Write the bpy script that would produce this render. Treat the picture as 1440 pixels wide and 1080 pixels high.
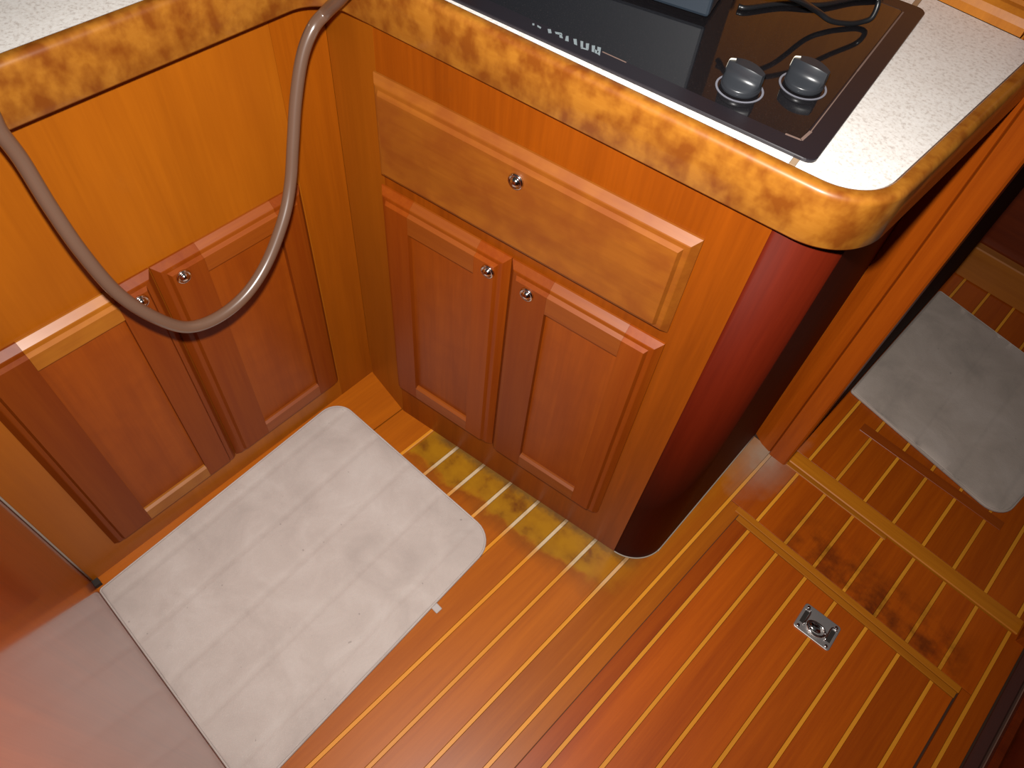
import bpy, bmesh, math, random
from mathutils import Vector, Matrix

# ---------------------------------------------------------------- reset
for o in list(bpy.data.objects): bpy.data.objects.remove(o, do_unlink=True)
scene = bpy.context.scene
C = scene.collection
random.seed(7)

# ---------------------------------------------------------------- camera
CAM_H = 1.4
CAMR = ((0.710185, -0.607491, 0.355797), (0.699819, 0.554067, -0.450846), (0.076750, 0.569178, 0.818624))
FPX = 1037.131
cam = bpy.data.cameras.new('camera')
cam.sensor_fit = 'HORIZONTAL'; cam.sensor_width = 36.0
cam.lens = FPX / 1440.0 * 36.0
cam.clip_start = 0.01; cam.clip_end = 50
camo = bpy.data.objects.new('camera', cam); C.objects.link(camo)
RM = Matrix(CAMR)
M4 = RM.to_4x4(); M4.translation = Vector((0, 0, CAM_H)); camo.matrix_world = M4
scene.camera = camo

# ---------------------------------------------------------------- world, lights, exposure
w = bpy.data.worlds.new('cabin_ambient'); scene.world = w; w.use_nodes = True
bg = w.node_tree.nodes['Background']
bg.inputs[0].default_value = (1.0, 0.98, 0.96, 1); bg.inputs[1].default_value = 0.045
# the small flash of the camera, a hand's breadth above and left of its lens
fl = bpy.data.lights.new('camera_flash', 'SPOT'); fl.energy = 102; fl.color = (1.0, 0.97, 0.93)
fl.shadow_soft_size = 0.012; fl.spot_size = math.radians(116); fl.spot_blend = 1.0
flo = bpy.data.objects.new('camera_flash', fl); C.objects.link(flo)
fM = (RM @ Matrix.Rotation(math.radians(2), 3, 'Y')).to_4x4(); fM.translation = Vector((0, 0, CAM_H)) + RM @ Vector((-0.008, 0.062, 0.0)); flo.matrix_world = fM

vs = scene.view_settings
vs.view_transform = 'Standard'; vs.look = 'None'; vs.exposure = 0.0; vs.gamma = 1.0
vs.use_curve_mapping = False

# ---------------------------------------------------------------- materials
def new_mat(name):
    m = bpy.data.materials.new(name); m.use_nodes = True
    nt = m.node_tree; b = nt.nodes['Principled BSDF']
    return m, nt, b

def S(nt, a, b): nt.links.new(a, b)

def coords(nt, scale, rnd=6.0):
    tc = nt.nodes.new('ShaderNodeTexCoord'); oi = nt.nodes.new('ShaderNodeObjectInfo')
    ad = nt.nodes.new('ShaderNodeVectorMath'); ad.operation = 'MULTIPLY_ADD'
    S(nt, oi.outputs['Random'], ad.inputs[0]); ad.inputs[1].default_value = (rnd, rnd * 1.7, rnd * 2.3)
    S(nt, tc.outputs['Object'], ad.inputs[2])
    mp = nt.nodes.new('ShaderNodeMapping'); mp.inputs['Scale'].default_value = scale
    S(nt, ad.outputs[0], mp.inputs['Vector'])
    return mp.outputs[0], ad.outputs[0], oi

def noise(nt, vec, scale, detail=4, rough=.55, dist=0.0):
    n = nt.nodes.new('ShaderNodeTexNoise'); S(nt, vec, n.inputs['Vector'])
    n.inputs['Scale'].default_value = scale; n.inputs['Detail'].default_value = detail
    n.inputs['Roughness'].default_value = rough; n.inputs['Distortion'].default_value = dist
    return n.outputs[0]

def ramp(nt, fac, stops):
    r = nt.nodes.new('ShaderNodeValToRGB'); S(nt, fac, r.inputs[0])
    e = r.color_ramp.elements
    while len(e) < len(stops): e.new(.5)
    for el, (p, c) in zip(e, stops): el.position = p; el.color = (*c, 1) if len(c) == 3 else c
    return r.outputs[0]

def mix(nt, fac, a, b, mode='MIX'):
    n = nt.nodes.new('ShaderNodeMix'); n.data_type = 'RGBA'; n.blend_type = mode
    for s, v in ((n.inputs[0], fac), (n.inputs[6], a), (n.inputs[7], b)):
        if hasattr(v, 'is_linked'): S(nt, v, s)
        elif isinstance(v, (int, float)): s.default_value = v
        else: s.default_value = (*v, 1)
    return n.outputs[2]

def maths(nt, op, a, b=None, clamp=False):
    n = nt.nodes.new('ShaderNodeMath'); n.operation = op; n.use_clamp = clamp
    for s, v in ((n.inputs[0], a), (n.inputs[1], b)):
        if v is None: continue
        if hasattr(v, 'is_linked'): S(nt, v, s)
        else: s.default_value = v
    return n.outputs[0]

def bump(nt, b, h, strength, dist):
    n = nt.nodes.new('ShaderNodeBump'); n.inputs['Strength'].default_value = strength
    n.inputs['Distance'].default_value = dist; S(nt, h, n.inputs['Height']); S(nt, n.outputs[0], b.inputs['Normal'])

def wood(name, dark, light, axis='z', rough=.40, coat=.06, coat_rough=.20, mottle=0.0, mottle_col=None,
         mscale=(22, 22, 22), rnd=.12, fine=.35, spec=.3, mdist=.3, mramp=(.40, .66)):
    m, nt, b = new_mat(name)
    st = {'x': (1.2, 26, 26), 'y': (26, 1.2, 26), 'z': (26, 26, 1.2)}[axis]
    v, raw, oi = coords(nt, st)
    g1 = noise(nt, v, 1.0, 5, .6, .6)
    v2 = nt.nodes.new('ShaderNodeVectorMath'); v2.operation = 'MULTIPLY'
    S(nt, v, v2.inputs[0]); v2.inputs[1].default_value = (6, 6, 6)
    g2 = noise(nt, v2.outputs[0], 1.0, 3, .7)
    g = maths(nt, 'ADD', maths(nt, 'MULTIPLY', g1, 1 - fine), maths(nt, 'MULTIPLY', g2, fine))
    col = ramp(nt, g, [(.30, dark), (.70, light)])
    if mottle:
        mp = nt.nodes.new('ShaderNodeMapping'); mp.inputs['Scale'].default_value = mscale; S(nt, raw, mp.inputs[0])
        q = noise(nt, mp.outputs[0], 1.0, 3, .5, mdist)
        f = ramp(nt, q, [(mramp[0], (0, 0, 0)), (mramp[1], (1, 1, 1))])
        col = mix(nt, maths(nt, 'MULTIPLY', f, mottle), col, mottle_col)
    hv = nt.nodes.new('ShaderNodeHueSaturation')
    S(nt, maths(nt, 'ADD', maths(nt, 'MULTIPLY', oi.outputs['Random'], rnd * 2), 1 - rnd), hv.inputs['Value'])
    S(nt, col, hv.inputs['Color'])
    out = hv.outputs[0]
    S(nt, out, b.inputs['Base Color'])
    b.inputs['Roughness'].default_value = rough
    b.inputs['Coat Weight'].default_value = coat; b.inputs['Coat Roughness'].default_value = coat_rough
    b.inputs['Specular IOR Level'].default_value = spec
    bump(nt, b, g, .08, .001)
    m['col'] = 1
    return m, nt, b, out

def simple(name, col, rough=.5, metal=0, coat=0, spec=.5):
    m, nt, b = new_mat(name)
    b.inputs['Base Color'].default_value = (*col, 1); b.inputs['Roughness'].default_value = rough
    b.inputs['Metallic'].default_value = metal; b.inputs['Coat Weight'].default_value = coat
    b.inputs['Specular IOR Level'].default_value = spec
    return m

MAT = {}
MAT['face'] = wood('varnished_veneer', (.270, .069, .0020), (.355, .097, .003), 'z', rnd=.03, mottle=.35, mottle_col=(.26, .062, .002), mscale=(9, 9, 4))[0]
MAT['face_front'] = wood('varnished_veneer_reddish', (.160, .030, .0008), (.250, .052, .0014), 'z', rnd=.03, spec=.2)[0]
MAT['face_mid'] = wood('varnished_veneer_mid', (.225, .050, .0014), (.310, .074, .002), 'z', rnd=.0, spec=.2)[0]
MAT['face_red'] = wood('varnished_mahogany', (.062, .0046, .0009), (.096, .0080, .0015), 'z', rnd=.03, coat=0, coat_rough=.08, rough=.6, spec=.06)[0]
MAT['stile'] = wood('door_wood_upright', (.155, .0235, .0010), (.215, .043, .0020), 'z', rnd=.14, coat=0, spec=.18, rough=.42)[0]
MAT['rail'] = wood('door_wood_level', (.175, .032, .0013), (.245, .057, .0028), 'x', rnd=.12, coat=0, spec=.40, rough=.44)[0]
MAT['rail_yellow'] = wood('door_wood_golden', (.27, .085, .006), (.38, .130, .010), 'x', rnd=.03, mottle=.5, mottle_col=(.24, .062, .004))[0]
MAT['panel'] = wood('door_panel_wood', (.19, .033, .0016), (.28, .058, .0026), 'z', rnd=.06, coat=0, spec=.2, mottle=.3, mottle_col=(.18, .030, .002))[0]
MAT['drawer'] = wood('drawer_wood', (.185, .048, .003), (.265, .078, .006), 'x', rnd=.02, mottle=.6, mottle_col=(.165, .034, .003), mscale=(22, 22, 26), spec=.4, rough=.44)[0]
MAT['trim'] = wood('counter_trim_wood', (.262, .088, .0075), (.345, .134, .015), 'x', rnd=.0, mottle=.9, mottle_col=(.155, .036, .003), mscale=(44, 44, 34), rough=.4, coat=.35, coat_rough=.10, fine=.45, mdist=.05, mramp=(.38, .66))[0]
MAT['frame'] = wood('door_frame_wood', (.26, .042, .0015), (.40, .078, .003), 'z', rnd=.05, spec=.2)[0]
MAT['gloss'] = wood('glossy_panel_wood', (.28, .042, .002), (.40, .068, .004), 'z', rnd=.0, rough=.34, coat=.74, coat_rough=.11, spec=.2)[0]
MAT['wall'] = wood('bulkhead_wood', (.36, .11, .009), (.52, .18, .015), 'z', rnd=.03)[0]
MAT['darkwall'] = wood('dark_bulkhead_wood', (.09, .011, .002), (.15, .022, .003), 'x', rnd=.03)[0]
MAT['batten'] = wood('oak_batten', (.34, .095, .004), (.50, .165, .008), 'x', rnd=.10, coat=.1)[0]
MAT['batten_red'] = wood('teak_batten', (.20, .032, .002), (.30, .058, .004), 'x', rnd=.05, coat=.2)[0]
MAT['shade'] = wood('shade_darkened_bulkhead_wood', (.022, .005, .002), (.035, .008, .003), 'z', rnd=.0, coat=0, rough=.8, spec=.08)[0]  # the passage's shade is put into this near-black wood colour
MAT['kick'] = wood('pale_kickboard_wood', (.26, .075, .009), (.37, .120, .013), 'x', rnd=.02)[0]

F0 = Vector((-0.7219, 0.5398, 0)); FA = 0.16555
FU = Vector((math.cos(FA), math.sin(FA), 0)); FN = Vector((-math.sin(FA), math.cos(FA), 0))
LA, LB = -0.8286, -0.03926                      # left cabinet face: x = LA + LB*y
def front(u, off=0.0, z=0.0): p = F0 + FU * u + FN * off; p.z = z; return p
def leftx(y, off=0.0): return LA + LB * y + off

def floor_mat(name, dark, light, worn, worn_edge, rnd):
    """teak floor; the varnish has worn off in a yellowed patch along the cabinet's foot, with dust in the corners"""
    m, nt, b, col = wood(name, dark, light, 'y', rough=.40, coat=.14, coat_rough=.22, rnd=rnd)
    geo = nt.nodes.new('ShaderNodeNewGeometry'); sep = nt.nodes.new('ShaderNodeSeparateXYZ'); S(nt, geo.outputs['Position'], sep.inputs[0])
    x, y = sep.outputs[0], sep.outputs[1]
    # distance in front of the cabinet face
    dx = maths(nt, 'MULTIPLY', maths(nt, 'SUBTRACT', x, F0.x), math.sin(FA))
    dy = maths(nt, 'MULTIPLY', maths(nt, 'SUBTRACT', y, F0.y), math.cos(FA))
    d = maths(nt, 'SUBTRACT', dx, dy)
    n = noise(nt, geo.outputs['Position'], 14, 4, .6)
    dn = maths(nt, 'ADD', d, maths(nt, 'MULTIPLY', maths(nt, 'SUBTRACT', n, .5), .10))
    f1 = ramp(nt, dn, [(.072, (1, 1, 1)), (.088, (0, 0, 0))])
    f1e = ramp(nt, dn, [(.066, (0, 0, 0)), (.088, (1, 1, 1)), (.125, (0, 0, 0))])
    xa = ramp(nt, maths(nt, 'ADD', x, 1.0), [(.362, (0, 0, 0)), (.366, (1, 1, 1)), (.80, (1, 1, 1)), (.90, (0, 0, 0))])
    patch = ramp(nt, noise(nt, geo.outputs['Position'], 22, 3, .55), [(.30, worn_edge), (.46, tuple(a * .72 + b * .28 for a, b in zip(worn, worn_edge))), (.62, worn)])
    c2 = mix(nt, maths(nt, 'MULTIPLY', maths(nt, 'MULTIPLY', f1e, xa), .55), col, worn_edge)
    c3 = mix(nt, maths(nt, 'MULTIPLY', f1, xa), c2, patch)
    # grime where floor meets cabinet
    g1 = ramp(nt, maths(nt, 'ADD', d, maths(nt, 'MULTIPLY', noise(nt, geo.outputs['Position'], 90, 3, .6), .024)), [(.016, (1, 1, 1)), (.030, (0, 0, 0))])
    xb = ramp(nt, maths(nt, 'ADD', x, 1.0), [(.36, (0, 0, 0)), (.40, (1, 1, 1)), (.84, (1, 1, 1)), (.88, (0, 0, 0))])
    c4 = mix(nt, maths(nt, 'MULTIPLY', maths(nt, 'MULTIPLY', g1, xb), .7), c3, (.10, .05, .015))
    # grey dust gathered at the foot of the door frame
    px = maths(nt, 'SUBTRACT', x, -.09); py = maths(nt, 'MULTIPLY', maths(nt, 'SUBTRACT', y, 1.06), .55)
    r = maths(nt, 'SQRT', maths(nt, 'ADD', maths(nt, 'MULTIPLY', px, px), maths(nt, 'MULTIPLY', py, py)))
    r = maths(nt, 'ADD', r, maths(nt, 'MULTIPLY', maths(nt, 'SUBTRACT', n, .5), .06))
    fd = ramp(nt, r, [(.010, (1, 1, 1)), (.030, (.55, .55, .55)), (.085, (0, 0, 0))])
    c5 = mix(nt, maths(nt, 'MULTIPLY', fd, .8), c4, (.33, .26, .19))
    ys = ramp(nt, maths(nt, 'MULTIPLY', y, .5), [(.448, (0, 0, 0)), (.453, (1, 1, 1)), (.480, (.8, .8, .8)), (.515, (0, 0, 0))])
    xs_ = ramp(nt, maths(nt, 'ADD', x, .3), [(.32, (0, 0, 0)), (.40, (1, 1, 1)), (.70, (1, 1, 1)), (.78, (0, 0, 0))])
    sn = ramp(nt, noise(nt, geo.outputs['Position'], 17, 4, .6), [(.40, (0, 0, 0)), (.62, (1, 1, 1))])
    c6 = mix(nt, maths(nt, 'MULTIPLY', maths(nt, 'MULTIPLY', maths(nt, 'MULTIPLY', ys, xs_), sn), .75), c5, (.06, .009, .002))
    S(nt, c6, b.inputs['Base Color'])
    return m
MAT['teak'] = floor_mat('teak_plank', (.30, .066, .0018), (.43, .112, .003), (.34, .150, .004), (.15, .042, .003), .10)
MAT['teak_red'] = floor_mat('teak_plank_reddish', (.28, .043, .0010), (.43, .083, .0018), (.34, .15, .004), (.15, .042, .003), .12)
MAT['holly'] = floor_mat('holly_inlay', (.58, .20, .012), (.72, .29, .02), (.60, .46, .29), (.48, .32, .15), .06)
MAT['subfloor'] = simple('dark_caulking', (.045, .016, .006), .7)

def laminate():
    m, nt, b = new_mat('speckled_laminate')
    v, raw, oi = coords(nt, (1, 1, 1), 0)
    n1 = noise(nt, raw, 230, 3, .7); n2 = noise(nt, raw, 420, 2, .6); n3 = noise(nt, raw, 30, 3, .5)
    c = ramp(nt, n1, [(.34, (.56, .51, .47)), (.47, (.73, .695, .655)), (.7, (.80, .775, .745))])
    s = ramp(nt, n2, [(.62, (0, 0, 0)), (.68, (1, 1, 1))])
    c = mix(nt, maths(nt, 'MULTIPLY', s, .35), c, (.42, .38, .37))
    c = mix(nt, .15, c, ramp(nt, n3, [(.3, (.6, .5, .42)), (.7, (.9, .88, .86))]), 'MULTIPLY')
    S(nt, c, b.inputs['Base Color']); b.inputs['Roughness'].default_value = .45
    return m
MAT['laminate'] = laminate()

def matcloth(name, base, dark, light):
    m, nt, b = new_mat(name)
    v, raw, oi = coords(nt, (1, 1, 1), 3)
    n1 = noise(nt, raw, 9, 5, .6, .5); n2 = noise(nt, raw, 700, 2, .6); n3 = noise(nt, raw, 45, 4, .7, 1.0)
    c = ramp(nt, n1, [(.3, dark), (.5, base), (.72, light)])
    c = mix(nt, maths(nt, 'MULTIPLY', ramp(nt, n3, [(.60, (0, 0, 0)), (.75, (1, 1, 1))]), .35), c, dark)
    vo = noise(nt, raw, 105, 1, .3)
    c = mix(nt, maths(nt, 'MULTIPLY', ramp(nt, vo, [(.78, (0, 0, 0)), (.81, (1, 1, 1))]), .4), c, (.16, .14, .13))
    S(nt, c, b.inputs['Base Color']); b.inputs['Roughness'].default_value = .95
    b.inputs['Sheen Weight'].default_value = .15; b.inputs['Specular IOR Level'].default_value = .15
    bump(nt, b, maths(nt, 'ADD', n2, maths(nt, 'MULTIPLY', n3, 1.2)), .35, .0015)
    return m
MAT['mat'] = matcloth('grey_mat_fabric', (.48, .415, .375), (.42, .36, .325), (.54, .48, .44))
MAT['mat_far'] = matcloth('brown_grey_mat_fabric', (.40, .325, .275), (.33, .27, .23), (.46, .38, .33))  # far cloth browner and darker, with warm bounce light put into its colour
MAT['mat_edge'] = simple('grey_mat_binding', (.44, .40, .38), .9)

def glass_black():
    m, nt, b = new_mat('black_hob_glass')
    v, raw, oi = coords(nt, (1, 1, 1), 0)
    n = noise(nt, raw, 650, 3, .7)
    c = ramp(nt, n, [(.60, (.008, .007, .008)), (.74, (.045, .035, .035))])
    S(nt, c, b.inputs['Base Color']); b.inputs['Roughness'].default_value = .06
    b.inputs['Coat Weight'].default_value = .5; b.inputs['Coat Roughness'].default_value = .03
    b.inputs['IOR'].default_value = 1.6
    return m
MAT['glass'] = glass_black()
MAT['hobframe'] = simple('black_hob_border', (.014, .011, .014), .30, spec=.45)
MAT['hobline'] = simple('grime_line', (.16, .10, .08), .7)
MAT['print'] = simple('grey_lettering', (.19, .225, .24), .6)
MAT['knob'] = simple('black_knob_plastic', (.020, .022, .026), .32)
MAT['ring'] = simple('grey_ring_print', (.17, .17, .20), .5)
MAT['white'] = simple('cream_pointer', (.70, .66, .56), .5)
MAT['chrome'] = simple('chrome', (.75, .74, .73), .12, 1.0)
MAT['chrome_dark'] = simple('dark_chrome', (.62, .58, .56), .48, 1.0)
MAT['slot'] = simple('dark_slot', (.02, .015, .012), .6)
MAT['box'] = simple('blue_grey_plastic', (.012, .019, .029), .5)
MAT['boxdark'] = simple('black_plastic', (.01, .01, .012), .5)
MAT['cord'] = simple('black_rubber_cord', (.008, .008, .009), .35)
MAT['caulk'] = simple('grey_sealant', (.30, .25, .20), .7)
MAT['seam'] = simple('brown_joint_strip', (.30, .20, .12), .5)
MAT['track'] = simple('dull_track', (.060, .020, .015), .5)
MAT['trackline'] = simple('track_edge', (.16, .085, .060), .6)
def hose_mat():
    m, nt, b = new_mat('brown_vinyl_hose')
    b.inputs['Base Color'].default_value = (.105, .058, .038, 1); b.inputs['Roughness'].default_value = .28
    b.inputs['Coat Weight'].default_value = .5; b.inputs['Coat Roughness'].default_value = .1
    return m
MAT['hose'] = hose_mat()

# ---------------------------------------------------------------- mesh helpers
def link(o, parent=None):
    C.objects.link(o)
    if parent is not None: o.parent = parent
    return o

def mesh(name, verts, faces, mat, parent=None, smooth=False):
    me = bpy.data.meshes.new(name); me.from_pydata([tuple(v) for v in verts], [], faces); me.update()
    bm = bmesh.new(); bm.from_mesh(me); bmesh.ops.recalc_face_normals(bm, faces=bm.faces); bm.to_mesh(me); bm.free()
    if smooth:
        for p in me.polygons: p.use_smooth = True
    me.materials.append(MAT[mat]); o = bpy.data.objects.new(name, me)
    return link(o, parent)

def from_bm(name, bm, mat, parent=None, smooth=False):
    bmesh.ops.recalc_face_normals(bm, faces=bm.faces)
    me = bpy.data.meshes.new(name); bm.to_mesh(me); bm.free()
    if smooth:
        for p in me.polygons: p.use_smooth = True
    me.materials.append(MAT[mat]); return link(bpy.data.objects.new(name, me), parent)

def bm_box(bm, x0, x1, y0, y1, z0, z1):
    r = bmesh.ops.create_cube(bm, size=1)
    for v in r['verts']:
        v.co = Vector(((x0 + x1) / 2 + v.co.x * (x1 - x0), (y0 + y1) / 2 + v.co.y * (y1 - y0), (z0 + z1) / 2 + v.co.z * (z1 - z0)))
    return r['verts']

def box(name, x0, x1, y0, y1, z0, z1, mat, parent=None, bev=0.0, seg=1):
    bm = bmesh.new(); bm_box(bm, x0, x1, y0, y1, z0, z1)
    if bev: bmesh.ops.bevel(bm, geom=bm.edges[:], offset=bev, segments=seg, profile=.5, affect='EDGES')
    return from_bm(name, bm, mat, parent)

def prism(name, pts, z0, z1, mat, parent=None, bev=0.0, smooth=False):
    """vertical prism on a plan polygon"""
    n = len(pts); v = [(p[0], p[1], z0) for p in pts] + [(p[0], p[1], z1) for p in pts]
    f = [list(range(n))[::-1], list(range(n, 2 * n))] + [[i, (i + 1) % n, n + (i + 1) % n, n + i] for i in range(n)]
    bm = bmesh.new(); vs_ = [bm.verts.new(p) for p in v]
    for q in f: bm.faces.new([vs_[i] for i in q])
    if bev:
        es = [e for e in bm.edges if abs(e.verts[0].co.z - e.verts[1].co.z) < 1e-6 and e.verts[0].co.z > (z0 + z1) / 2]
        bmesh.ops.bevel(bm, geom=es, offset=bev, segments=2, profile=.5, affect='EDGES')
    return from_bm(name, bm, mat, parent, smooth)

def catmull(pts, n=10):
    P = [Vector(p) for p in pts]; P = [P[0] * 2 - P[1]] + P + [P[-1] * 2 - P[-2]]; out = []
    for i in range(1, len(P) - 2):
        for k in range(n):
            t = k / n; a, b, c, d = P[i - 1], P[i], P[i + 1], P[i + 2]
            out.append(.5 * ((2 * b) + (c - a) * t + (2 * a - 5 * b + 4 * c - d) * t * t + (3 * b - a - 3 * c + d) * t ** 3))
    out.append(P[-2]); return out

def tube(name, pts, r, mat, parent=None, seg=12, n=10):
    P = catmull(pts, n); vs_, fs = [], []
    up = Vector((.3, .5, .8))
    for i, p in enumerate(P):
        t = (P[min(i + 1, len(P) - 1)] - P[max(i - 1, 0)]).normalized()
        a = t.cross(up).normalized(); up = a.cross(t).normalized()
        for k in range(seg):
            an = 2 * math.pi * k / seg; vs_.append(p + (a * math.cos(an) + up * math.sin(an)) * r)
    for i in range(len(P) - 1):
        for k in range(seg):
            fs.append([i * seg + k, i * seg + (k + 1) % seg, (i + 1) * seg + (k + 1) % seg, (i + 1) * seg + k])
    fs.append(list(range(seg))[::-1]); fs.append([(len(P) - 1) * seg + k for k in range(seg)])
    return mesh(name, vs_, fs, mat, parent, True)

def lathe_verts(prof, seg, frame):
    """prof (r, h); frame = (origin, ax, ay, ah)"""
    o, ax, ay, ah = frame; v = []; f = []
    for r, h in prof:
        for k in range(seg):
            a = 2 * math.pi * k / seg; v.append(o + (ax * math.cos(a) + ay * math.sin(a)) * r + ah * h)
    for i in range(len(prof) - 1):
        for k in range(seg): f.append([i * seg + k, i * seg + (k + 1) % seg, (i + 1) * seg + (k + 1) % seg, (i + 1) * seg + k])
    f.append(list(range(seg))[::-1]); f.append([(len(prof) - 1) * seg + k for k in range(seg)])
    return v, f

def lathe(name, prof, seg, frame, mat, parent=None):
    v, f = lathe_verts(prof, seg, frame); return mesh(name, v, f, mat, parent, True)

def empty(name, loc=(0, 0, 0), rz=0.0):
    o = bpy.data.objects.new(name, None); o.location = loc; o.rotation_euler = (0, 0, rz); o.empty_display_size = .05
    return link(o)

def tag(o, label, cat, group=None):
    o['label'] = label; o['category'] = cat
    if group: o['group'] = group
    return o
def struct(o): o['kind'] = 'structure'; return o

def fillet(a, b, c, r, n=12):
    """plan fillet at corner b between a-b and b-c"""
    a, b, c = (Vector((p[0], p[1])) for p in (a, b, c))
    d1 = (a - b).normalized(); d2 = (c - b).normalized(); ang = d1.angle(d2)
    t = r / math.tan(ang / 2); p1 = b + d1 * t; p2 = b + d2 * t
    ctr = b + (d1 + d2).normalized() * (r / math.sin(ang / 2))
    a1 = math.atan2(*(p1 - ctr).yx); a2 = math.atan2(*(p2 - ctr).yx); da = (a2 - a1 + math.pi) % (2 * math.pi) - math.pi
    return [ctr + Vector((math.cos(a1 + da * i / n), math.sin(a1 + da * i / n))) * r for i in range(n + 1)]

def isect(p, d, q, e):
    den = d[0] * e[1] - d[1] * e[0]; t = ((q[0] - p[0]) * e[1] - (q[1] - p[1]) * e[0]) / den
    return Vector((p[0] + d[0] * t, p[1] + d[1] * t))

# ================================================================ STRUCTURE
# ---- floor: dark bedding with teak planks and pale inlay strips
ZP = -0.006
floor = struct(box('floor', -1.42, .62, -.75, 2.15, -.06, ZP, 'subfloor'))
def sx(k): return -.011 + .070 * k
HS = .0034; G = .0006
def plank(x0, x1, y0, y1, parent=floor, mat=None):
    mat = mat or ('teak_red' if (x0 > -.05 or y0 > .9) else 'teak')
    return box('plank', x0 + G, x1 - G, y0 + G, y1 - G, ZP, 0, mat, parent, .0005)
def strip(k, y0, y1, parent=floor):
    return box('inlay_strip', sx(k) - HS, sx(k) + HS, y0 + G, y1 - G, ZP, -.0002, 'holly', parent)
Y0 = -.74
# galley floor
plank(-1.40, -.728, Y0, .85); plank(-.7265, sx(-9) - HS, Y0, .85)
for k in range(-9, 0):
    strip(k, Y0, .85 if k < -2 else 1.066)
    if k < -1: plank(sx(k) + HS, sx(k + 1) - HS, Y0, .85 if k < -3 else 1.078)
plank(sx(-1) + HS, -.0463, Y0, .904)
# beside the hatch
HX0, HX1, HY0, HY1 = -.0460, .4530, -.10, .8725
plank(HX1 + .003, sx(7) - HS, Y0, .904); strip(7, Y0, 1.078); plank(sx(7) + HS, .513, Y0, 1.118)
plank(-.0475, HX1 + .003, Y0, HY0 - .003)
# between hatch and doorway sill
plank(sx(-1) + HS, sx(0) - HS, .904, 1.078)
for k in range(0, 7):
    strip(k, .904, 1.078); plank(sx(k) + HS, sx(k + 1) - HS, .904, 1.078)
# beyond the sill
plank(-.045, sx(0) - HS, 1.118, 1.96)
for k in range(0, 8):
    strip(k, 1.118, 1.96)
    if k < 7: plank(sx(k) + HS, sx(k + 1) - HS, 1.118, 1.96)
    else: plank(sx(k) + HS, .60, 1.118, 1.96)
box('batten', -.058, .4555, .889, .9035, ZP, .0018, 'batten', floor, .0008)
box('sill_batten', -.043, .492, 1.080, 1.117, ZP, .004, 'batten', floor, .002)
box('sill_filler', -.043, .205, 1.068, 1.0795, ZP, .0022, 'batten', floor, .001)
box('short_batten', .028, .372, 1.276, 1.302, .0001, .0022, 'batten_red', floor, .0006)

# ---- bulkhead behind the cooker with the doorway post
wall_back = struct(box('wall_back', -1.40, -.135, 1.092, 1.13, 0, 1.95, 'wall'))
wall_left = struct(box('wall_left', -1.44, -1.401, -.75, 1.13, 0, 1.95, 'wall'))
post = struct(prism('trim_1', [(-.1345, 1.131), (-.1345, 1.086), (-.122, 1.079), (-.110, 1.073), (-.0875, 1.068), (-.0862, 1.071), (-.0848, 1.066),
                               (-.083, 1.0625), (-.047, 1.0625), (-.0435, 1.066), (-.0435, 1.131)], 0, 1.95, 'frame'))
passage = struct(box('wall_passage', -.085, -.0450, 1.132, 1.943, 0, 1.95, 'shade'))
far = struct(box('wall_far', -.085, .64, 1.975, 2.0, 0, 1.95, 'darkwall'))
kick = struct(box('trim_2', -.044, .62, 1.944, 1.974, 0, .100, 'kick', None, .003))
rpost = struct(prism('trim_3', [(.494, 1.068), (.62, 1.068), (.62, 1.131), (.494, 1.131)], 0, 1.95, 'frame'))
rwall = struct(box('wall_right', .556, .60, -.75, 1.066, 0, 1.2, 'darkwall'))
rail_r = struct(box('trim_4', .5145, .536, -.75, 1.064, 0, .012, 'track', None, .004))
box('rail_edge', .5365, .5385, -.75, 1.064, 0, .016, 'trackline', rail_r)
box('rail_step', .5390, .5555, -.75, 1.064, 0, .030, 'darkwall', rail_r, .004)

# ---- hatch in the floor
hatch = empty('floor_hatch', (HX0, HY0, 0))
tag(hatch, 'lift-out teak floor hatch with pale inlay stripes and a metal ring pull', 'hatch')
def H(name, x0, x1, y0, y1, z0, z1, mat, bev=0): return box(name, x0 - HX0, x1 - HX0, y0 - HY0, y1 - HY0, z0, z1, mat, hatch, bev)
H('plank', HX0 + .0002, sx(0) - HS - G, HY0, HY1, ZP + .0002, 0, 'teak_red', .0005)
for k in range(0, 7):
    H('inlay_strip', sx(k) - HS, sx(k) + HS, HY0, HY1, ZP + .0002, -.0002, 'holly')
    x1 = sx(k + 1) - HS - G if k < 6 else HX1 - .0015
    H('plank', sx(k) + HS + G, x1, HY0, HY1, ZP + .0002, 0, 'teak_red', .0005)
H('end_cap', HX0 + .0005, HX1 - .0005, HY1 + .0012, .8875, ZP + .0002, .0012, 'batten', .0006)
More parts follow.
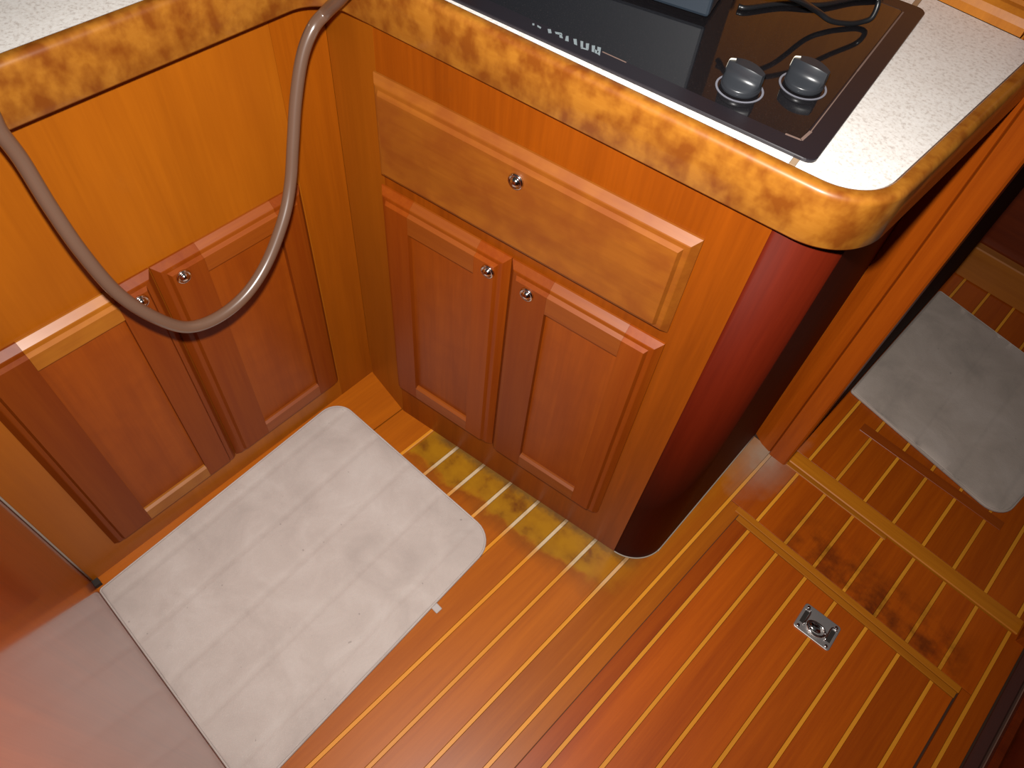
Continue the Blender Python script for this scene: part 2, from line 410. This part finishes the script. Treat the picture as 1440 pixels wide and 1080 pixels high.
# flush ring pull
def ring_pull():
    cx, cy, rz = .198 - HX0, .801 - HY0, .07
    mt = Matrix.Translation((cx, cy, 0)) @ Matrix.Rotation(rz, 4, 'Z')
    L, W = .0385, .0300
    # plate: rounded rectangle with sloped rim and two finger slots left open
    bm = bmesh.new(); bm_box(bm, -L, L, -W, W, .0001, .0030)
    es = [e for e in bm.edges if abs(e.verts[0].co.z - e.verts[1].co.z) > .001]
    bmesh.ops.bevel(bm, geom=es, offset=.006, segments=4, profile=.5, affect='EDGES')
    es = [e for e in bm.edges if min(e.verts[0].co.z, e.verts[1].co.z) > .0025]
    bmesh.ops.bevel(bm, geom=es, offset=.0012, segments=2, profile=.5, affect='EDGES')
    bmesh.ops.transform(bm, matrix=mt, verts=bm.verts)
    pl = from_bm('ring_pull', bm, 'chrome_dark', hatch); pl['label'] = 'chrome flush ring pull'
    for s in (-1, 1):
        bm = bmesh.new(); bm_box(bm, s * .0285 - .0042, s * .0285 + .0042, -.014, .014, .0028, .0034)
        bmesh.ops.transform(bm, matrix=mt, verts=bm.verts); from_bm('finger_slot', bm, 'slot', pl)
        q = [(s * .0230, -.016), (s * .0230, .0165), (s * .0340, .0165)]
        tube('slot_rim', [mt @ Vector((a, b, .0036)) for a, b in q], .0016, 'chrome', pl, 8, 4)
    # ring: flattened D loop
    pts = []
    for i in range(25):
        a = math.pi * 2 * i / 24; r = 1 if math.sin(a) < 0 else .75
        pts.append(mt @ Vector((math.cos(a) * .018, -.006 + math.sin(a) * .014 * r, .0052)))
    tube('lift_ring', pts, .0026, 'chrome', pl, 10, 2)
    prof = [(.015, .0030), (.0142, .0050), (.010, .0066), (.004, .0074), (.0002, .0076)]
    o = mt @ Vector((-.003, -.006, 0)); lathe('ring_hub', prof, 24, (o, Vector((.95, 0, 0)), Vector((0, .6, 0)), Vector((0, 0, 1))), 'chrome', pl)
    for a, b in ((-.030, -.023), (.030, -.023), (-.030, .023), (.030, .023)):
        o = mt @ Vector((a, b, 0)); lathe('screw', [(.0038, .0029), (.0034, .0042), (.002, .0048), (.0002, .0049)], 12, (o, Vector((1, 0, 0)), Vector((0, 1, 0)), Vector((0, 0, 1))), 'chrome', pl)
ring_pull()

# ================================================================ CABINETS
# profile of door and drawer edges: distance from outer edge -> how proud of the face
PROF = [(0.0, .0035), (.0085, .0128), (.0100, .0134), (.0155, .0138), (.0190, .0200)]
TOP = .0200
def hprof(d):
    if d >= PROF[-1][0]: return TOP
    for (a, p), (b, q) in zip(PROF, PROF[1:]):
        if d <= b: return p + (q - p) * (d - a) / (b - a)
def relief(name, rect, piece, mat, parent, place, opening=None, back=.0005):
    """one board of a front: rect = whole front (u0,u1,v0,v1), piece = this board; outer edges moulded, edges on the opening eased"""
    U0, U1, V0, V1 = rect; u0, u1, v0, v1 = piece
    def cuts(a, b, A, B, extra):
        s = {a, b}
        for d, _ in PROF:
            for c in (A + d, B - d):
                if a + 1e-6 < c < b - 1e-6: s.add(c)
        for c in extra:
            if a + 1e-6 < c < b - 1e-6: s.add(c)
        return sorted(s)
    ex_u, ex_v = [], []
    if opening:
        a, b, c, d = opening; e = .004
        ex_u = [a, b, a - e, b + e]; ex_v = [c, d, c - e, d + e]
    us = cuts(u0, u1, U0, U1, ex_u); vs_ = cuts(v0, v1, V0, V1, ex_v)
    def hh(u, v):
        h = hprof(max(0, min(u - U0, U1 - u, v - V0, V1 - v)))
        if opening:
            a, b, c, d = opening
            if a - 1e-6 <= u <= b + 1e-6 and c - 1e-6 <= v <= d + 1e-6: h = min(h, .0150)
        return h
    nu, nv = len(us), len(vs_); V = []; F = []
    for v in vs_:
        for u in us: V.append(place(u, hh(u, v), v))
    for j in range(nv - 1):
        for i in range(nu - 1):
            a, b, c, d = j * nu + i, j * nu + i + 1, (j + 1) * nu + i + 1, (j + 1) * nu + i
            um, vm = (us[i] + us[i + 1]) / 2, (vs_[j] + vs_[j + 1]) / 2
            left = um - U0 < U1 - um; low = vm - V0 < V1 - vm
            if left == low: F += [[a, b, c], [a, c, d]]
            else: F += [[a, b, d], [b, c, d]]
    loop = [i for i in range(nu)] + [j * nu + nu - 1 for j in range(1, nv)] + [(nv - 1) * nu + i for i in range(nu - 2, -1, -1)] + [j * nu for j in range(nv - 2, 0, -1)]
    base = len(V)
    co = [(us[i % nu], vs_[i // nu]) for i in loop]
    for (u, v) in co: V.append(place(u, back, v))
    n = len(loop)
    for i in range(n): F.append([loop[i], loop[(i + 1) % n], base + (i + 1) % n, base + i])
    F.append([base + i for i in range(n)][::-1])
    return mesh(name, V, F, mat, parent)

def latch(place, u, v, parent, scale=1.0):
    o = place(u, TOP, v); ax = (place(u + 1, TOP, v) - o).normalized(); ay = (place(u, TOP, v + 1) - o).normalized(); ah = (place(u, TOP + 1, v) - o).normalized()
    r = .0116 * scale
    prof = [(r, -.0005), (r, .0018), (r * .92, .0036), (r * .80, .0040), (r * .70, .0030), (r * .66, .0022), (r * .62, .0034), (r * .50, .0060), (r * .30, .0078), (.0002, .0084)]
    l = lathe('push_latch', prof, 24, (o, ax, ay, ah), 'chrome', parent); l['label'] = 'round chrome push-button latch'
    return l

def door(rect, opening, lat, parent, place, toprail='rail'):
    U0, U1, V0, V1 = rect; a, b, c, d = opening
    vsx = [place(u, p, v) for p in (.0004, .0075) for u, v in ((U0 + .012, V0 + .012), (U1 - .012, V0 + .012), (U1 - .012, V1 - .012), (U0 + .012, V1 - .012))]
    dr = mesh('door', vsx, [[0, 1, 2, 3], [4, 5, 6, 7], [0, 1, 5, 4], [1, 2, 6, 5], [2, 3, 7, 6], [3, 0, 4, 7]], 'stile', parent)
    g = .0002
    relief('stile', rect, (U0, a - g, V0, V1), 'stile', dr, place, opening)
    relief('stile', rect, (b + g, U1, V0, V1), 'stile', dr, place, opening)
    relief('rail', rect, (a, b, d, V1), toprail, dr, place, opening)
    relief('rail', rect, (a, b, V0, c), toprail, dr, place, opening)
    pv = [place(u, .0112, v) for u, v in ((a - .004, c - .004), (b + .004, c - .004), (b + .004, d + .004), (a - .004, d + .004))]
    pv += [place(u, .0080, v) for u, v in ((a - .004, c - .004), (b + .004, c - .004), (b + .004, d + .004), (a - .004, d + .004))]
    mesh('panel', pv, [[0, 1, 2, 3], [7, 6, 5, 4], [0, 1, 5, 4], [1, 2, 6, 5], [2, 3, 7, 6], [3, 0, 4, 7]], 'panel', dr)
    if lat: latch(place, lat[0], lat[1], dr)
    return dr

TZ0, TZ1 = .891, .958          # counter edging
# ---- cabinet under the cooker: local x along its face, local y into it
fc = empty('galley_cabinet', F0, FA)
tag(fc, 'varnished galley cabinet under the cooktop, one wide drawer over two panelled doors, rounded corner', 'cabinet')
box('face_panel', .0, .5495, 0, .018, 0, .8865, 'face_front', fc)
pf = lambda u, p, v: Vector((u, -p, v))
inv = Matrix.Rotation(-FA, 4, 'Z')
def toloc(x, y): q = inv @ (Vector((x, y, 0)) - F0); return (q.x, q.y)
# corner filler between the two cabinets
c1, c2 = (leftx(.556) + .0006, .5562), (F0.x, F0.y)
q1, q2 = toloc(*c1), toloc(*c2)
prism('filler_panel', [q1, (q2[0] - .0004, q2[1]), (q2[0] - .0004, q2[1] + .018), (q1[0], q1[1] + .018)], 0, .8865, 'face', fc)
# rounded mahogany corner post and the side panel running to the bulkhead
SD = Vector((-.045, 1.0)).normalized(); SP = Vector((-.118, .71))
X = isect((F0.x, F0.y), (FU.x, FU.y), (SP.x, SP.y), (SD.x, SD.y))
far_s = SP + SD * ((1.085 - SP.y) / SD.y)
arc = fillet(front(.3), X, far_s, .0735, 20)
inn = [p + (Vector((-.30, .85)) - p).normalized() * .018 for p in arc]
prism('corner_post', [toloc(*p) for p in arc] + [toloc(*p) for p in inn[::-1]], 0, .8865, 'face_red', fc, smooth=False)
for p in bpy.data.objects['corner_post'].data.polygons:
    if abs(p.normal.z) < .5 and p.area > .0005: p.use_smooth = True
e = arc[-1] + SD * .0006
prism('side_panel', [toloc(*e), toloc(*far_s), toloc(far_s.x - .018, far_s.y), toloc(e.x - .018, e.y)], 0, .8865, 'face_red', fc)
bd = [arc[i] for i in range(0, 21, 2)] + [arc[-1].lerp(far_s, t) for t in (.3, .6, .97)]
cx_ = Vector((-.30, .85))
tube('sealant_bead', [(*toloc(*(p + (p - cx_).normalized() * .0008)), .0022) for p in bd], .0015, 'caulk', fc, 6, 3)
# drawer
DR = (-.002, .487, .661, .827)
dw = relief('drawer', DR, DR, 'drawer', fc, pf)
latch(pf, .2435, .790, dw)
door((-.004, .2394, .110, .638), (.058, .184, .165, .580), (.211, .606), fc, pf)
door((.2406, .490, .110, .638), (.313, .436, .165, .580), (.281, .605), fc, pf)

# ---- cabinet along the hull side: local frame on its face, local x = along +y
lang = math.atan2(1.0, LB)
lc = empty('galley_cabinet', (leftx(0), 0, 0), lang)
tag(lc, 'varnished galley cabinet with plain upper panel and two panelled doors behind the hanging hose', 'cabinet')
# facing +x: local -y points to +x side
pl_ = lambda u, p, v: Vector((u, -p, v))
box('face_panel', -.1318, .4680, 0, .018, 0, .8905, 'face', lc)
box('corner_strip', .4684, .5565, 0, .018, 0, .8905, 'face_mid', lc)  # end strip of the left face, in a redder, darker tone
door((-.063, .2004, .068, .602), (.010, .137, .120, .552), (.167, .572), lc, pl_, 'rail_yellow')
door((.2018, .463, .068, .602), (.274, .406, .120, .552), (.236, .573), lc, pl_)

# ---- glossy near cabinet end that mirrors the mat
nc = empty('cabinet_end', (-.45, -.133, 0))
tag(nc, 'mirror-glossy varnished wooden cabinet end at the foot of the grey mat', 'cabinet')
box('side_panel', leftx(-.13) + .001 + .45, .37, -.030, 0, 0, 1.02, 'gloss', nc, .001)
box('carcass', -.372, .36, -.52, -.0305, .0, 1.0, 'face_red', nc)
tube('sealant_bead', [(leftx(-.13) + .45 + .0030, .0022, .012), (leftx(-.13) + .45 + .0030, .0022, .45), (leftx(-.13) + .45 + .0030, .0022, .880)], .0018, 'caulk', nc, 8, 4)
box('foot_block', leftx(-.13) + .45 + .004, leftx(-.13) + .45 + .018, .0004, .012, .0004, .010, 'slot', nc)

# ================================================================ COUNTERTOP
ct = empty('countertop', (0, 0, 0))
tag(ct, 'pale speckled laminate countertop with rounded golden wooden edging', 'countertop')
TW = .018
lo0, lo1 = Vector((leftx(-.1300, .045), -.1300)), Vector((leftx(.5, .045), .5))
fo0 = front(0, -.006); fo1 = front(.55, -.016)
XL = isect(lo0, lo1 - lo0, fo0, fo1 - fo0)
ro = Vector((-.092, .7)); XR = isect(fo0, fo1 - fo0, ro, (0, 1)); ro1 = Vector((-.092, 1.0615))
path = [lo0] + fillet(lo0, XL, XR, .050, 14) + fillet(XL, XR, ro1, .076, 18) + [ro1]
# densify straight runs
pd = []
for a, b in zip(path, path[1:]):
    n = max(1, int((b - a).length / .05))
    for i in range(n): pd.append(a.lerp(b, i / n))
pd.append(path[-1]); path = pd
# (inward, height) section, bullnosed on top
sec = [(.002, TZ0), (0, TZ0 + .003)]
for i in range(7):
    a = math.pi / 2 * i / 6; sec.append((.008 - .008 * math.cos(a), TZ1 - .008 + .008 * math.sin(a)))
for i in range(4):
    a = math.pi / 2 * i / 3; sec.append((TW - .005 + .005 * math.sin(a), TZ1 - .005 + .005 * math.cos(a)))
sec += [(TW, TZ0)]
V = []; F = []; inner = []
for i, p in enumerate(path):
    t = (path[min(i + 1, len(path) - 1)] - path[max(i - 1, 0)]).normalized(); nrm = Vector((-t.y, t.x))   # to the counter side
    for s, z in sec: q = p + nrm * s; V.append((q.x, q.y, z))
    q = p + nrm * (TW + .0003); inner.append((q.x, q.y))
m_ = len(sec)
for i in range(len(path) - 1):
    for k in range(m_): F.append([i * m_ + k, i * m_ + (k + 1) % m_, (i + 1) * m_ + (k + 1) % m_, (i + 1) * m_ + k])
F.append(list(range(m_))); F.append([(len(path) - 1) * m_ + k for k in range(m_)])
et = mesh('edge_trim', V, F, 'trim', ct, True)
mdf = et.modifiers.new('n', 'WEIGHTED_NORMAL') if False else None
# laminate, split by a brown joint strip beside the cooktop
LZ0, LZ1 = .9525, .9555
ju = .5385
jf, jb = front(ju, .004), front(ju, .50)
jb = jf + (jb - jf) * ((1.0615 - jf.y) / (jb.y - jf.y))
jd = Vector((FU.x, FU.y)) * .0035
def side(p): return (Vector(p) - Vector((jf.x, jf.y))).dot(Vector((FU.x, FU.y)))
JL = Vector((jf.x, jf.y)) - jd; JR = Vector((jf.x, jf.y)) + jd; JLb = Vector((jb.x, jb.y)) - jd; JRb = Vector((jb.x, jb.y)) + jd
L_in = [p for p in inner if side(p) < -.006]; R_in = [p for p in inner if side(p) > .006]
prism('laminate_top', L_in + [tuple(JL), tuple(JLb), (-1.40, 1.0615), (-1.40, -.1310)], LZ0, LZ1, 'laminate', ct)
prism('laminate_top', [tuple(JR)] + R_in + [tuple(JRb)], LZ0, LZ1, 'laminate', ct)
prism('joint_strip', [tuple(JL + jd * .1), tuple(JR - jd * .1), tuple(JRb - jd * .1), tuple(JLb + jd * .1)], LZ0, LZ1 - .0002, 'seam', ct)
# moulding where counter meets bulkhead
V = []; F = []
prof = [(1.0625, .956), (1.0625, .966), (1.066, .974), (1.073, .979), (1.081, .980), (1.084, .984), (1.0915, .985), (1.0915, .956)]
for x in (-1.39, -.1355): V += [(x, y, z) for y, z in prof]
n = len(prof); F = [[k, (k + 1) % n, n + (k + 1) % n, n + k] for k in range(n)] + [list(range(n)), list(range(n, 2 * n))]
cm = struct(mesh('trim_5', V, F, 'wall'))

# ================================================================ COOKTOP
GZ = LZ1 + .0004
ck = empty('cooktop', front(.29, .2, GZ), FA)
tag(ck, 'black glass built-in cooktop with two round control knobs set into the pale counter', 'cooktop')
def cl(u, o): return (u - .29, o - .2)
def rrect(u0, u1, o0, o1, r, n=6):
    out = []
    for cx, cy, a0 in ((u1 - r, o0 + r, -90), (u1 - r, o1 - r, 0), (u0 + r, o1 - r, 90), (u0 + r, o0 + r, 180)):
        for i in range(n + 1):
            a = math.radians(a0 + 90 * i / n); out.append((cx - .29 + math.cos(a) * r, cy - .2 + math.sin(a) * r))
    return out
CU0, CU1, CO0, CO1 = .015, .5555, .0145, .393
outer = rrect(CU0, CU1, CO0, CO1, .011); innr = rrect(CU0 + .024, CU1 - .024, CO0 + .024, CO1 - .024, .003)
n = len(outer)
lip = [((x) * .997, (y) * .996) for x, y in outer]
V = [(x, y, 0) for x, y in outer] + [(x, y, .0028) for x, y in outer] + [(x, y, .0036) for x, y in lip] + [(x, y, .0036) for x, y in innr] + [(x, y, .0) for x, y in innr]
F = []
for r in range(4): F += [[r * n + i, r * n + (i + 1) % n, (r + 1) * n + (i + 1) % n, (r + 1) * n + i] for i in range(n)]
F += [[4 * n + i, 4 * n + (i + 1) % n, (i + 1) % n, i] for i in range(n)]
mesh('border_frame', V, F, 'hobframe', ck)
gl = rrect(CU0 + .0243, CU1 - .0243, CO0 + .0243, CO1 - .0243, .003)
prism('glass_plate', gl, .0003, .0034, 'glass', ck)
# grime left along the joint between glass and border
for a, b, wd in (((.534, .060), (.5317, .040), .0016), ((.5317, .040), (.515, .0385), .0012), ((.5335, .200), (.534, .060), .0006), ((.5335, .366), (.5335, .200), .0009), ((.33, .0378), (.30, .0378), .0007)):
    p, q = Vector(cl(*a)), Vector(cl(*b)); d = (q - p).normalized(); nn = Vector((-d.y, d.x)) * wd
    pts = [p - nn, q - nn, q + nn, p + nn]
    prism('grime_mark', [tuple(x) for x in pts], .0036, .0038, 'hobline', ck)
# partial grey letter shapes laid flat along the front border
PRT = [[[(0.212,0.032),(0.214,0.033),(0.216,0.03),(0.214,0.029)]],[[(0.218,0.033),(0.224,0.032),(0.225,0.029),(0.22,0.03)]],[[(0.231,0.034),(0.234,0.036),(0.239,0.03),(0.236,0.028)]],[[(0.24,0.035),(0.247,0.038),(0.25,0.035),(0.243,0.032)],[(0.246,0.035),(0.249,0.035),(0.254,0.03),(0.25,0.029)]],[[(0.254,0.036),(0.256,0.038),(0.262,0.029),(0.258,0.028)]],[[(0.263,0.037),(0.266,0.039),(0.273,0.029),(0.269,0.029)]],[[(0.271,0.039),(0.274,0.04),(0.28,0.03),(0.278,0.028)],[(0.277,0.029),(0.286,0.031),(0.287,0.029),(0.279,0.027)],[(0.278,0.039),(0.281,0.041),(0.287,0.03),(0.283,0.031)]],[[(0.285,0.04),(0.288,0.042),(0.295,0.03),(0.291,0.03)],[(0.291,0.036),(0.297,0.035),(0.298,0.03),(0.294,0.03)],[(0.291,0.042),(0.295,0.043),(0.302,0.029),(0.298,0.03)]]]
for i, quads in enumerate(PRT):
    V = []; F = []
    for qd in quads:
        b = len(V); V += [(*cl(u, o), .00385) for u, o in qd] + [(*cl(u, o), .0040) for u, o in qd]
        F += [[b, b + 1, b + 2, b + 3], [b + 4, b + 5, b + 6, b + 7]] + [[b + k, b + (k + 1) % 4, b + 4 + (k + 1) % 4, b + 4 + k] for k in range(4)]
    mesh('letter_shape', V, F, 'print', ck)
# control knobs
def knob(u, o):
    x, y = cl(u, o); O = Vector((x, y, .0034)); ax, ay, az = Vector((1, 0, 0)), Vector((0, 1, 0)), Vector((0, 0, 1))
    k = lathe('control_knob', [(.0200, .0012), (.0212, .0022), (.0212, .0075), (.0206, .0086), (.0190, .0092)], 36, (O, ax, ay, az), 'knob', ck)
    # printed ring round the knob
    V = []; F = []; N = 48
    for r, z in ((.0236, .0003), (.0258, .0003), (.0258, .0006), (.0236, .0006)):
        for i in range(N):
            a = 2 * math.pi * i / N; V.append(O + Vector((math.cos(a) * r, math.sin(a) * r, z)))
    for r in range(4):
        for i in range(N): F.append([r * N + i, r * N + (i + 1) % N, ((r + 1) % 4) * N + (i + 1) % N, ((r + 1) % 4) * N + i])
    mesh('dial_ring', V, F, 'ring', k)
    # grip: a thick lens standing on the skirt, domed top, flat waisted flanks
    ang = -.10; ca, sa = math.cos(ang), math.sin(ang); V = []; F = []; NS, NT = 24, 9
    def gp(t, s, h):  # t -1..1 along, s side, h height 0..1
        bar = (.0100 - .0055 * abs(t) ** 2.0) * (1 - .22 * h)
        k_ = min(1.0, h / .36); k_ = k_ * k_ * (3 - 2 * k_); circ = .0206 * math.sqrt(max(0, 1 - min(1, abs(t)) ** 2)) + .0004
        hw = circ + (bar - circ) * k_ if circ > bar else bar * (.2 + .8 * k_)
        lx = t * (.0208 - .0010 * h); top = .0275 - .0030 * abs(t) ** 2.2
        px, py, pz = lx, s * hw, .0088 + (top - .0088) * h
        return O + Vector((px * ca - py * sa, px * sa + py * ca, pz))
    rows = []
    for i in range(NS + 1):
        t = -1 + 2 * i / NS; row = []
        for s, h in ((-1, 0), (-1, .12), (-1, .26), (-1, .42), (-1, .60), (-1, .92), (-.92, 1), (.92, 1), (1, .92), (1, .60), (1, .42), (1, .26), (1, .12), (1, 0)):
            row.append(len(V)); V.append(gp(t, s, h))
        rows.append(row)
    for a, b in zip(rows, rows[1:]):
        for j in range(len(a) - 1): F.append([a[j], a[j + 1], b[j + 1], b[j]])
        F.append([a[-1], a[0], b[0], b[-1]])
    F.append(rows[0]); F.append(rows[-1][::-1])
    gm = mesh('grip', V, F, 'knob', k, True); gm.data.set_sharp_from_angle(angle=math.radians(38))
    pts = [gp(-1.02, -.2, .35), gp(-1.02, -.2, .75), gp(-1.0, -.1, 1.0), gp(-.90, 0, 1.03), gp(-.72, .1, 1.03)]
    tube('pointer_line', pts, .0009, 'white', k, 6, 4)
knob(.4455, .0785); knob(.4965, .1305)

# ---- blue-grey electronic box standing on the cooktop
BX = .36; BO = .172; brz = FA + .16
bxo = empty('electronic_box', front(BX, BO, GZ + .0036), brz)
tag(bxo, 'dark blue-grey electronic box standing on the black cooktop, black cord beside it', 'electronics')
box('housing', -.300, 0, 0, .17, .0045, .200, 'box', bxo, .004, 2)
box('base', -.292, -.008, .012, .158, .0, .006, 'boxdark', bxo)
box('front_bezel', -.292, -.008, -.0012, .0002, .150, .192, 'boxdark', bxo)
cpts = [(.3795, .195, .048), (.405, .180, .050), (.437, .213, .040), (.456, .253, .018), (.473, .267, .0072), (.490, .283, .0036), (.502, .297, .0042), (.510, .306, .0102), (.505, .313, .0283), (.486, .291, .0400), (.455, .245, .0560), (.415, .215, .066), (.374, .217, .068)]
cd = tube('power_cord', [front(u, o, GZ + .0034 + z) for u, o, z in cpts], .0032, 'cord', None, 10, 8)
tag(cd, 'black cord hanging in a narrow loop over the cooktop glass behind the knobs', 'cord')
cpts = [(.3745, .226), (.385, .232), (.413, .272), (.448, .300), (.476, .347), (.50, .378), (.49, .40), (.44, .405), (.40, .38), (.36, .35)]
cd2 = tube('power_cord', [front(u, o, GZ + .0067) for u, o in cpts], .0030, 'cord', None, 10, 8)
tag(cd2, 'black cord lying flat on the cooktop towards its back edge', 'cord')

# ================================================================ HOSE
hp = [(-1.06, .80, LZ1 + .0100), (-.97, .72, LZ1 + .0110), (-.86, .66, .972), (-.76, .610, .990), (-0.692, 0.5326, 0.995), (-0.6776, 0.4999, 0.985)]
hq = [(-0.7052, 0.5004, 0.955), (-0.73, 0.4999, 0.93), (-0.7548, 0.4962, 0.905), (-0.7553, 0.4754, 0.8923), (-0.7544, 0.4537, 0.8638), (-0.7475, 0.4302, 0.8179), (-0.7366, 0.4085, 0.7702), (-0.7237, 0.3847, 0.7211), (-0.7106, 0.3562, 0.6842), (-0.6978, 0.3116, 0.6424), (-0.689, 0.2658, 0.6186), (-0.6851, 0.2175, 0.6124), (-0.6855, 0.1766, 0.6261), (-0.6893, 0.1464, 0.6682), (-0.6985, 0.1247, 0.7199), (-0.7111, 0.1145, 0.7833), (-0.725, 0.1116, 0.8417), (-0.737, 0.1117, 0.8929), (-0.7429, 0.1087, 0.924)]
hp = hp + hq + [(-.748, .110, .945), (-.765, .106, .974), (-.81, .10, .978), (-.93, .09, LZ1 + .0110), (-1.05, .07, LZ1 + .0100)]
hs = tube('water_hose', hp, .0080, 'hose', None, 16, 10)
tag(hs, 'brown vinyl hose drooping in a loop from the counter over the cabinet doors', 'hose')

# ================================================================ FLOOR MATS
def floor_mat_obj(name, corners, radii, h, label, ridges, mt='mat'):
    """soft-edged cloth mat: outline with rounded corners, rolled rim, quilting channels along its length"""
    pts = []
    n = len(corners)
    for i in range(n):
        a, b, c = corners[i - 1], corners[i], corners[(i + 1) % n]
        pts += [tuple(p) for p in fillet(a, b, c, radii[i], 8)]
    cx = sum(p[0] for p in corners) / n; cy = sum(p[1] for p in corners) / n
    root = empty(name, (cx, cy, 0)); tag(root, label, 'mat', 'grey floor mats')
    P = [Vector((p[0] - cx, p[1] - cy)) for p in pts]; N = len(P)
    # inset outlines
    def inset(d):
        out = []
        for i in range(N):
            t = (P[(i + 1) % N] - P[i - 1]).normalized(); out.append(P[i] + Vector((-t.y, t.x)) * d)
        return out
    rings = [(0, .0006), (0, h * .45), (.0006, h * .75), (.0018, h * .94), (.0032, h * .92), (.0036, h * .7), (.0036, .0006)]
    V = []; F = []; R_ = len(rings)
    for d, z in rings: V += [(q.x, q.y, z) for q in inset(d)]
    for r in range(R_): F += [[r * N + i, r * N + (i + 1) % N, ((r + 1) % R_) * N + (i + 1) % N, ((r + 1) % R_) * N + i] for i in range(N)]
    mesh('binding', V, F, mt, root, True)
    top = bmesh.new(); lp = []
    for d, z in ((.0037, .0006), (.0037, h * .80), (.0045, h * .93), (.0060, h)): lp.append([top.verts.new((q.x, q.y, z)) for q in inset(d)])
    for a, b in zip(lp, lp[1:]):
        for i in range(N): top.faces.new([a[i], a[(i + 1) % N], b[(i + 1) % N], b[i]])
    top.faces.new(lp[-1]); I = inset(.006)
    e0 = Vector((corners[1][0] - corners[0][0], corners[1][1] - corners[0][1])).normalized()
    xs = Vector((e0.y, -e0.x))
    for dirv, step in ((xs, .0061), (e0, .03)):
        lo = min(q.dot(dirv) for q in I); hi = max(q.dot(dirv) for q in I); k = lo + step
        while k < hi:
            bmesh.ops.bisect_plane(top, geom=top.verts[:] + top.edges[:] + top.faces[:], plane_co=(dirv.x * k, dirv.y * k, 0), plane_no=(dirv.x, dirv.y, 0)); k += step
    rr = random.Random(3)
    lo = min(q.dot(xs) for q in I)
    for v in top.verts:
        if v.co.z < h - .0001: continue
        s = Vector((v.co.x, v.co.y)).dot(xs) - lo
        ph = (s / ridges) % 1.0
        v.co.z += -(.0026 if mt == 'mat' else .0045) * max(0, 1 - abs(ph - .5) / .07) + .0006 * math.sin(v.co.x * 31 + v.co.y * 17) + .0004 * math.sin(v.co.y * 43 - v.co.x * 9)
    from_bm('cloth_top', top, mt, root, True)
    return root
r1 = floor_mat_obj('floor_mat', [(-.842, .452), (-.799, -.1326), (-.318, -.1326), (-.360, .476)][::1], [.045, .008, .008, .055], .0075,
                   'pale grey cloth mat lying against the glossy cabinet end and both galley cabinets', .098)
fr_ = box('frayed_tab', .232, .247, .122, .136, .001, .005, 'mat_edge', r1, .001)
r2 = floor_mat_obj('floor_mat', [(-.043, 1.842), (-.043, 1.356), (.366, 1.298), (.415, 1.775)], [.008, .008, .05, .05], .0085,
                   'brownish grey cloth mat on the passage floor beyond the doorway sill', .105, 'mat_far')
